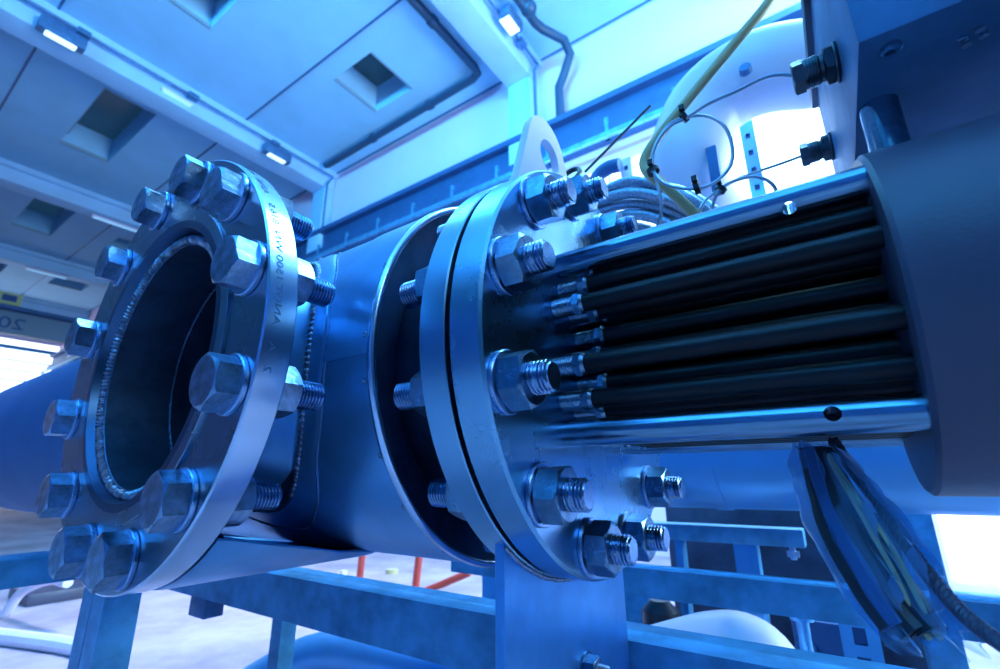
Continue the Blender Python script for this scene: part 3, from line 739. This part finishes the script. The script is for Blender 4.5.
# big pale horizontal pipe behind
yp, rp_ = 1.75, .27
zb = at(1000, 517, 1, yp-.03).z
mb = MB(); mb.lathe((0, yp, zb+rp_), (1, 0, 0), [(-1.9, 0), (-1.9, rp_), (2.6, rp_), (2.6, 0)], 96)
mb.lathe((0, yp, zb+rp_), (1, 0, 0), [(-.35, rp_), (-.35, rp_+.004), (-.31, rp_+.004), (-.31, rp_)], 96, close_prof=True)
single('insulated_pipe', mb, M['bluepipe'], 'wide pale blue horizontal pipe running behind the heater', 'pipe')
# white insulated elbow up behind
Ye = 1.5
pts = [px(930, 60, 1.75), px(860, 60, 1.62), px(812, 65, 1.55), px(770, 70, Ye), px(735, 84, Ye), px(708, 106, Ye), px(693, 135, Ye), px(690, 160, 1.50), px(694, 182, 1.54), px(703, 194, 1.60), px(712, 200, 1.68)]
mb = MB(); mb.tube(pts, .128, 40, sub=6)
el = thing('insulated_elbow', 'large white insulated pipe elbow curving down behind the capillary loop', 'pipe', px(690, 200, Ye))
part('elbow', mb, M['white'], el)
q0 = px(716, 200, 1.68); mb = MB(); mb.lathe(q0, (1, -.25, .25), [(-.05, 0), (-.05, .13), (-.02, .13), (-.02, .115), (.03, .115), (.03, .0)], 40); part('end_flange', mb, M['bluepipe'], el)
q1 = px(712, 165, 1.40); mb = MB(); mb.box(q1+Vector((-.01, -.01, -.10)), q1+Vector((.02, .02, .06)), .003); part('bracket', mb, M['rail'], el)
q1 = px(746, 72, 1.37); mb = MB(); mb.lathe(q1, (0, -1, .2), [(0, 0), (0, .018), (.02, .016), (.02, 0)], 14); part('strap_clip', mb, M['galvd'], el)
# slotted struts
def strut(p0, p1, w, label, n=7, mt=None):
    p0, p1 = Vector(p0), Vector(p1); L = (p1-p0).length
    mb = MB(); a_ = w*.17; hh = w*.24
    mb.box((-w/2, 0, 0), (-a_, .004, L)); mb.box((a_, 0, 0), (w/2, .004, L))
    zc = [L*(i+.5)/n for i in range(n)]; lo = 0
    for q in zc+[L+hh]: mb.box((-a_, 0, lo), (a_, .004, q-hh)); lo = q+hh
    mb.box((-w/2, .004, 0), (-w/2+.004, .03, L)); mb.box((w/2-.004, .004, 0), (w/2, .03, L))
    me = mb.mesh('slotted_strut', mt or M['white'])
    bk = MB(); bk.box((-w*.45, .008, 0), (w*.45, .012, L)); bm_ = bk.mesh('slot_shade_plate', M['rail'])  # dark plate added so the slots look shaded
    o = bpy.data.objects.new('slotted_strut', me); COL.objects.link(o); o.location = p0
    o.rotation_euler = (p1-p0).to_track_quat('Z', 'Y').to_euler() if False else Vector((0, 0, 1)).rotation_difference((p1-p0).normalized()).to_euler()
    o['label'] = label; o['category'] = 'strut'; ORG[o] = p0
    b_ = bpy.data.objects.new('slot_shade_plate', bm_); COL.objects.link(b_); b_.parent = o
    return o
a_ = px(757, 150, 1.72); strut((a_.x-.02, 1.72, zb+2*rp_-.002), (a_.x-.02, 1.72, px(753, 108, 1.72).z), .045, 'pale slotted upright strut seen through the gap under the white elbow', 12, M['bluepipe'])
a_ = px(625, 158, 1.74); strut((a_.x, 1.74, zb+2*rp_-.002), (a_.x, 1.74, a_.z), .05, 'pale slotted strut end above the braided hoses', 9)
a_ = px(857, 622, 1.5); strut((a_.x, 1.5, FZ), (a_.x, 1.5, a_.z), .075, 'pale slotted upright strut low at the right behind the frame beam', 12, M['bluepipe'])
mb = MB(); q = px(607, 176, 1.7); mb.tube([Vector((q.x-.07, 1.75, zb+2*rp_)), q+Vector((-.07, 0, -.10)), q+Vector((-.05, 0, .0)), q+Vector((0, 0, .035)), q+Vector((.06, 0, .03))], .03, 12, sub=4)
single('hose_bend', mb, M['rail'], 'dark rounded hose bend beside the pale strut end above the hoses', 'hose')

# low clutter right of the plate
q = px(735, 640, 1.7)
mb = MB(); mb.tube([px(640, 655, 1.45), px(680, 650, 1.55), px(715, 648, 1.62), px(745, 655, 1.65), px(765, 680, 1.65), px(770, 740, 1.65)], lambda s: .06+.05*min(1, s*1.6), 24, sub=6)
single('white_pipe_bend', mb, M['white'], 'white pipe bend lying low between the two frame beams', 'pipe')
q = px(802, 620, 1.75); mb = MB(); mb.lathe((q.x, 1.75, FZ), (0, 0, 1), [(0, 0), (0, .03), (.02, .03), (.02, .016), (q.z-FZ, .016), (q.z-FZ, .03), (q.z-FZ+.02, .03), (q.z-FZ+.02, 0)], 16)
single('valve_post', mb, M['bluepipe'], 'thin blue upright post with a cap between the white bend and the slotted strut', 'post')
q = px(826, 630, 1.9); mb = MB(); mb.box((q.x-.09, 1.9, FZ), (q.x+.05, 2.1, q.z+.02), .01); mb.sphere((q.x-.06, 1.89, q.z-.06), .03)
single('control_box', mb, M['rail'], 'dark blue control box low at the right behind the slotted strut', 'box')
q = px(638, 610, 1.9); mb = MB(); mb.box((q.x-.12, 1.9, FZ), (q.x+.04, 2.1, q.z+.06), .01)
single('control_box', mb, M['galv'], 'pale blue box directly right of the support plate behind the frame beam', 'box')
q = px(676, 615, 1.95); mb = MB(); mb.lathe((q.x, 1.78, FZ), (0, 0, 1), [(0, 0), (0, .06), (q.z-FZ+.05, .06), (q.z-FZ+.08, .03), (q.z-FZ+.08, 0)], 20)
single('gas_cylinder', mb, M['black'], 'dark upright cylinder right of the pale blue box', 'cylinder')
# dark machine skid far behind, seen under the pale pipe
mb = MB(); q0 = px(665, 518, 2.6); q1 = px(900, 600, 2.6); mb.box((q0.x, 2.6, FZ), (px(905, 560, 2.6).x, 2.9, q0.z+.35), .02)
single('machine_skid', mb, M['mottle'], 'dark machine casing under the wide pale pipe', 'machine')
# pillar at the right and pale beam
q0 = px(907, 560, 2.3); q1 = px(943, 560, 2.3)
mb = MB(); mb.box((q0.x, 2.3, FZ), (q1.x, 2.5, .6), .006); single('steel_column', mb, M['galv'], 'pale blue column right of the plastic bag beside the bright window', 'column')
q0 = px(940, 594, 2.0); mb = MB(); mb.box((q0.x, 2.0, q0.z-.08), (2.6, 2.08, q0.z), .004); single('far_beam', mb, M['galv'], 'pale low beam below the bright window at the right edge', 'beam')

# red trestle on the floor seen between vessel and beam
t = thing('red_trestle', 'small red tubular trestle standing on the floor beyond the vessel', 'trestle', at(400, 590, 2, FZ))
yv = 3.6
za = px(400, 572, yv).z
for u in (358, 415):
    mb = MB(); mb.tube([px(u+6, 540, yv), px(u, 592, yv)], .035, 8); part('leg', mb, M['red'], t)
mb = MB(); mb.tube([px(362, 588, yv-.1), px(410, 594, yv-.1), px(452, 580, yv-.1), px(470, 572, yv-.1)], .03, 8, sub=3); part('rail', mb, M['red'], t)
mb = MB(); mb.lathe(px(392, 574, 4.2), (0, 0, 1), [(-.12, 0), (-.12, .07), (.05, .07), (.05, 0)], 14); single('paint_tin', mb, M['yellow'], 'small yellow tin beyond the red trestle', 'tin')
mb = MB(); a_ = px(341, 574, 3.4); mb.box((a_.x-.03, 3.4, FZ), (a_.x+.03, 3.45, a_.z+.03), .002); single('marker_post', mb, M['white'], 'short white post left of the red trestle', 'post')
# floor hose / pale pipe under beam
mb = MB(); mb.tube([px(230, 700, 1.5), px(320, 655, 1.7), px(420, 668, 1.75), px(520, 690, 1.8)], .10, 24, sub=6)
single('floor_pipe', mb, M['bluepipe'], 'wide blue pipe low under the frame beam left of the support plate', 'pipe')
# objects on the floor bottom left
mb = MB(); q = px(30, 600, 1.3)
mb.tube([px(-40, 640, 1.2), px(0, 618, 1.25), px(22, 592, 1.3), px(50, 580, 1.35), px(68, 583, 1.4)], .035, 12, sub=6); single('white_hose', mb, M['white'], 'thick white hose lying at the bottom left near the leg', 'hose')
mb = MB(); q = at(45, 600, 2, FZ+.02); mb.box((q.x-.5, q.y-.15, FZ), (q.x+.1, q.y+.35, FZ+.10), .02); single('floor_block', mb, M['housing'], 'dark block lying on the floor behind the white hose', 'block')
mb = MB(); q = at(30, 655, 2, FZ); mb.tube([q+Vector((-.9, -.2, .04)), q+Vector((-.3, .0, .04)), q+Vector((.2, .15, .04)), q+Vector((.6, .2, .04))], .05, 10, sub=4); single('floor_rag', mb, M['white'], 'crumpled pale rag at the bottom left corner of the floor', 'rag')

# ------------------------------------------------------------------ plastic bag with cables, and the rope-like hose
def bagpt(s, t, off=0, fk=1.0):      # s 0..1 down the bag, t -1..1 across
    L_ = [(797, 447), (803, 480), (812, 515), (826, 553), (846, 590), (868, 624), (890, 650)]
    Rr = [(840, 447), (858, 470), (880, 500), (905, 535), (932, 575), (960, 612), (985, 640)]
    f = s*6; i = min(5, int(f)); g = f-i
    l = [L_[i][k]*(1-g)+L_[i+1][k]*g for k in (0, 1)]; r = [Rr[i][k]*(1-g)+Rr[i+1][k]*g for k in (0, 1)]
    w = (t+1)/2; u = l[0]*(1-w)+r[0]*w; v = l[1]*(1-w)+r[1]*w
    y = .60-.05*s
    P = px(u, v, y)
    th = .030*math.sqrt(max(0, 1-t*t))*(.4+1.0*math.sin(math.pi*min(1, s*1.1+.08)))
    fold = .0045*math.sin(t*9+s*5)+.003*math.sin(t*17-s*11)+.0025*math.sin(s*23+t*4)
    return P+FW*(off*(th)+fold*fk)
bag = thing('plastic_bag', 'clear plastic bag with dark cables inside hanging from the heater rods', 'plastic bag', px(890, 650, .55))
mb = MB(); ns, nt_ = 60, 44
for off in (-1, 1):
    G = [[mb.bm.verts.new(bagpt(i/ns, -1+2*j/nt_, off, 1.9)) for j in range(nt_+1)] for i in range(ns+1)]
    for i in range(ns):
        for j in range(nt_): mb.quad([G[i][j], G[i+1][j], G[i+1][j+1], G[i][j+1]])
bmesh.ops.remove_doubles(mb.bm, verts=mb.bm.verts[:], dist=.0003)
PL = bpy.data.materials.new('clear_plastic'); PL.use_nodes = True; nt = PL.node_tree; N = nt.nodes; b = N['Principled BSDF']
mix = N.new('ShaderNodeMixShader'); tr = N.new('ShaderNodeBsdfTransparent'); tr.inputs[0].default_value = (.72, .88, 1, 1)
b.inputs['Base Color'].default_value = (.25, .55, .9, 1); b.inputs['Roughness'].default_value = .08; b.inputs['Specular IOR Level'].default_value = 1
lw = N.new('ShaderNodeLayerWeight'); lw.inputs[0].default_value = .45
mr = N.new('ShaderNodeMapRange'); mr.inputs['To Min'].default_value = .035; mr.inputs['To Max'].default_value = .85
nt.links.new(lw.outputs['Facing'], mr.inputs[0]); nt.links.new(mr.outputs[0], mix.inputs[0])
nt.links.new(tr.outputs[0], mix.inputs[1]); nt.links.new(b.outputs[0], mix.inputs[2]); nt.links.new(mix.outputs[0], N['Material Output'].inputs['Surface'])
part('film', mb, PL, bag, 80)
for k_, (t0, t1, r, mt, lb) in enumerate(((-.66, -.60, .012, 'black', None), (-.46, -.42, .014, 'rail', None), (-.26, -.22, .014, 'black', None), (-.08, -.02, .011, 'black', None), (.10, .16, .012, 'black', None), (-.36, -.30, .011, 'black', None), (.0, .08, .011, 'black', None), (-.2, -.05, .0020, 'yellow', 'yellow-green wire'), (.05, .16, .0022, 'yellow', 'yellow-green wire'))):
    mb = MB(); dep = -.75 if mt == 'yellow' else (.35 if k_ in (5, 6) else -.1)
    pts = []
    for i in range(11):
        f = i/10; s_ = .02+.90*f*(1 if t0 > -.4 else .93); w_ = min(1, .35+f*1.6)*(1-.25*max(0, f-.75)*4*(1 if k_ % 2 else .8))
        pts.append(bagpt(s_, (-.25+((t0+(t1-t0)*f)+.25)*w_)+.012*math.sin(i*1.1+k_), dep, .2))
    mb.tube(pts, r, 10, sub=4)
    o = part('cable', mb, M[mt], bag, label=lb)
# twisted dark rope hose
mb = MB(); core = spline([px(833, 440, .63), px(850, 466, .61), px(880, 505, .585), px(912, 552, .56), (px(950, 600, .535)), px(985, 632, .51), px(1040, 668, .48)], 30)
for ph in (0, 2.09, 4.19):
    pts = []
    for i, q in enumerate(core):
        t_ = (core[min(i+1, len(core)-1)]-core[max(i-1, 0)]).normalized(); _, b_, c_ = frame(t_)
        a = i*.55+ph; pts.append(q+(b_*math.cos(a)+c_*math.sin(a))*.0028)
    mb.tube(pts, .0032, 8)
single('twisted_rope', mb, M['housing'], 'dark twisted rope running down to the right corner beside the bag', 'rope')

# ------------------------------------------------------------------ lift everything from camera height to floor height
for o in list(COL.objects):
    if o.parent is None and o.type in {'MESH', 'EMPTY'}: o.location.z += H
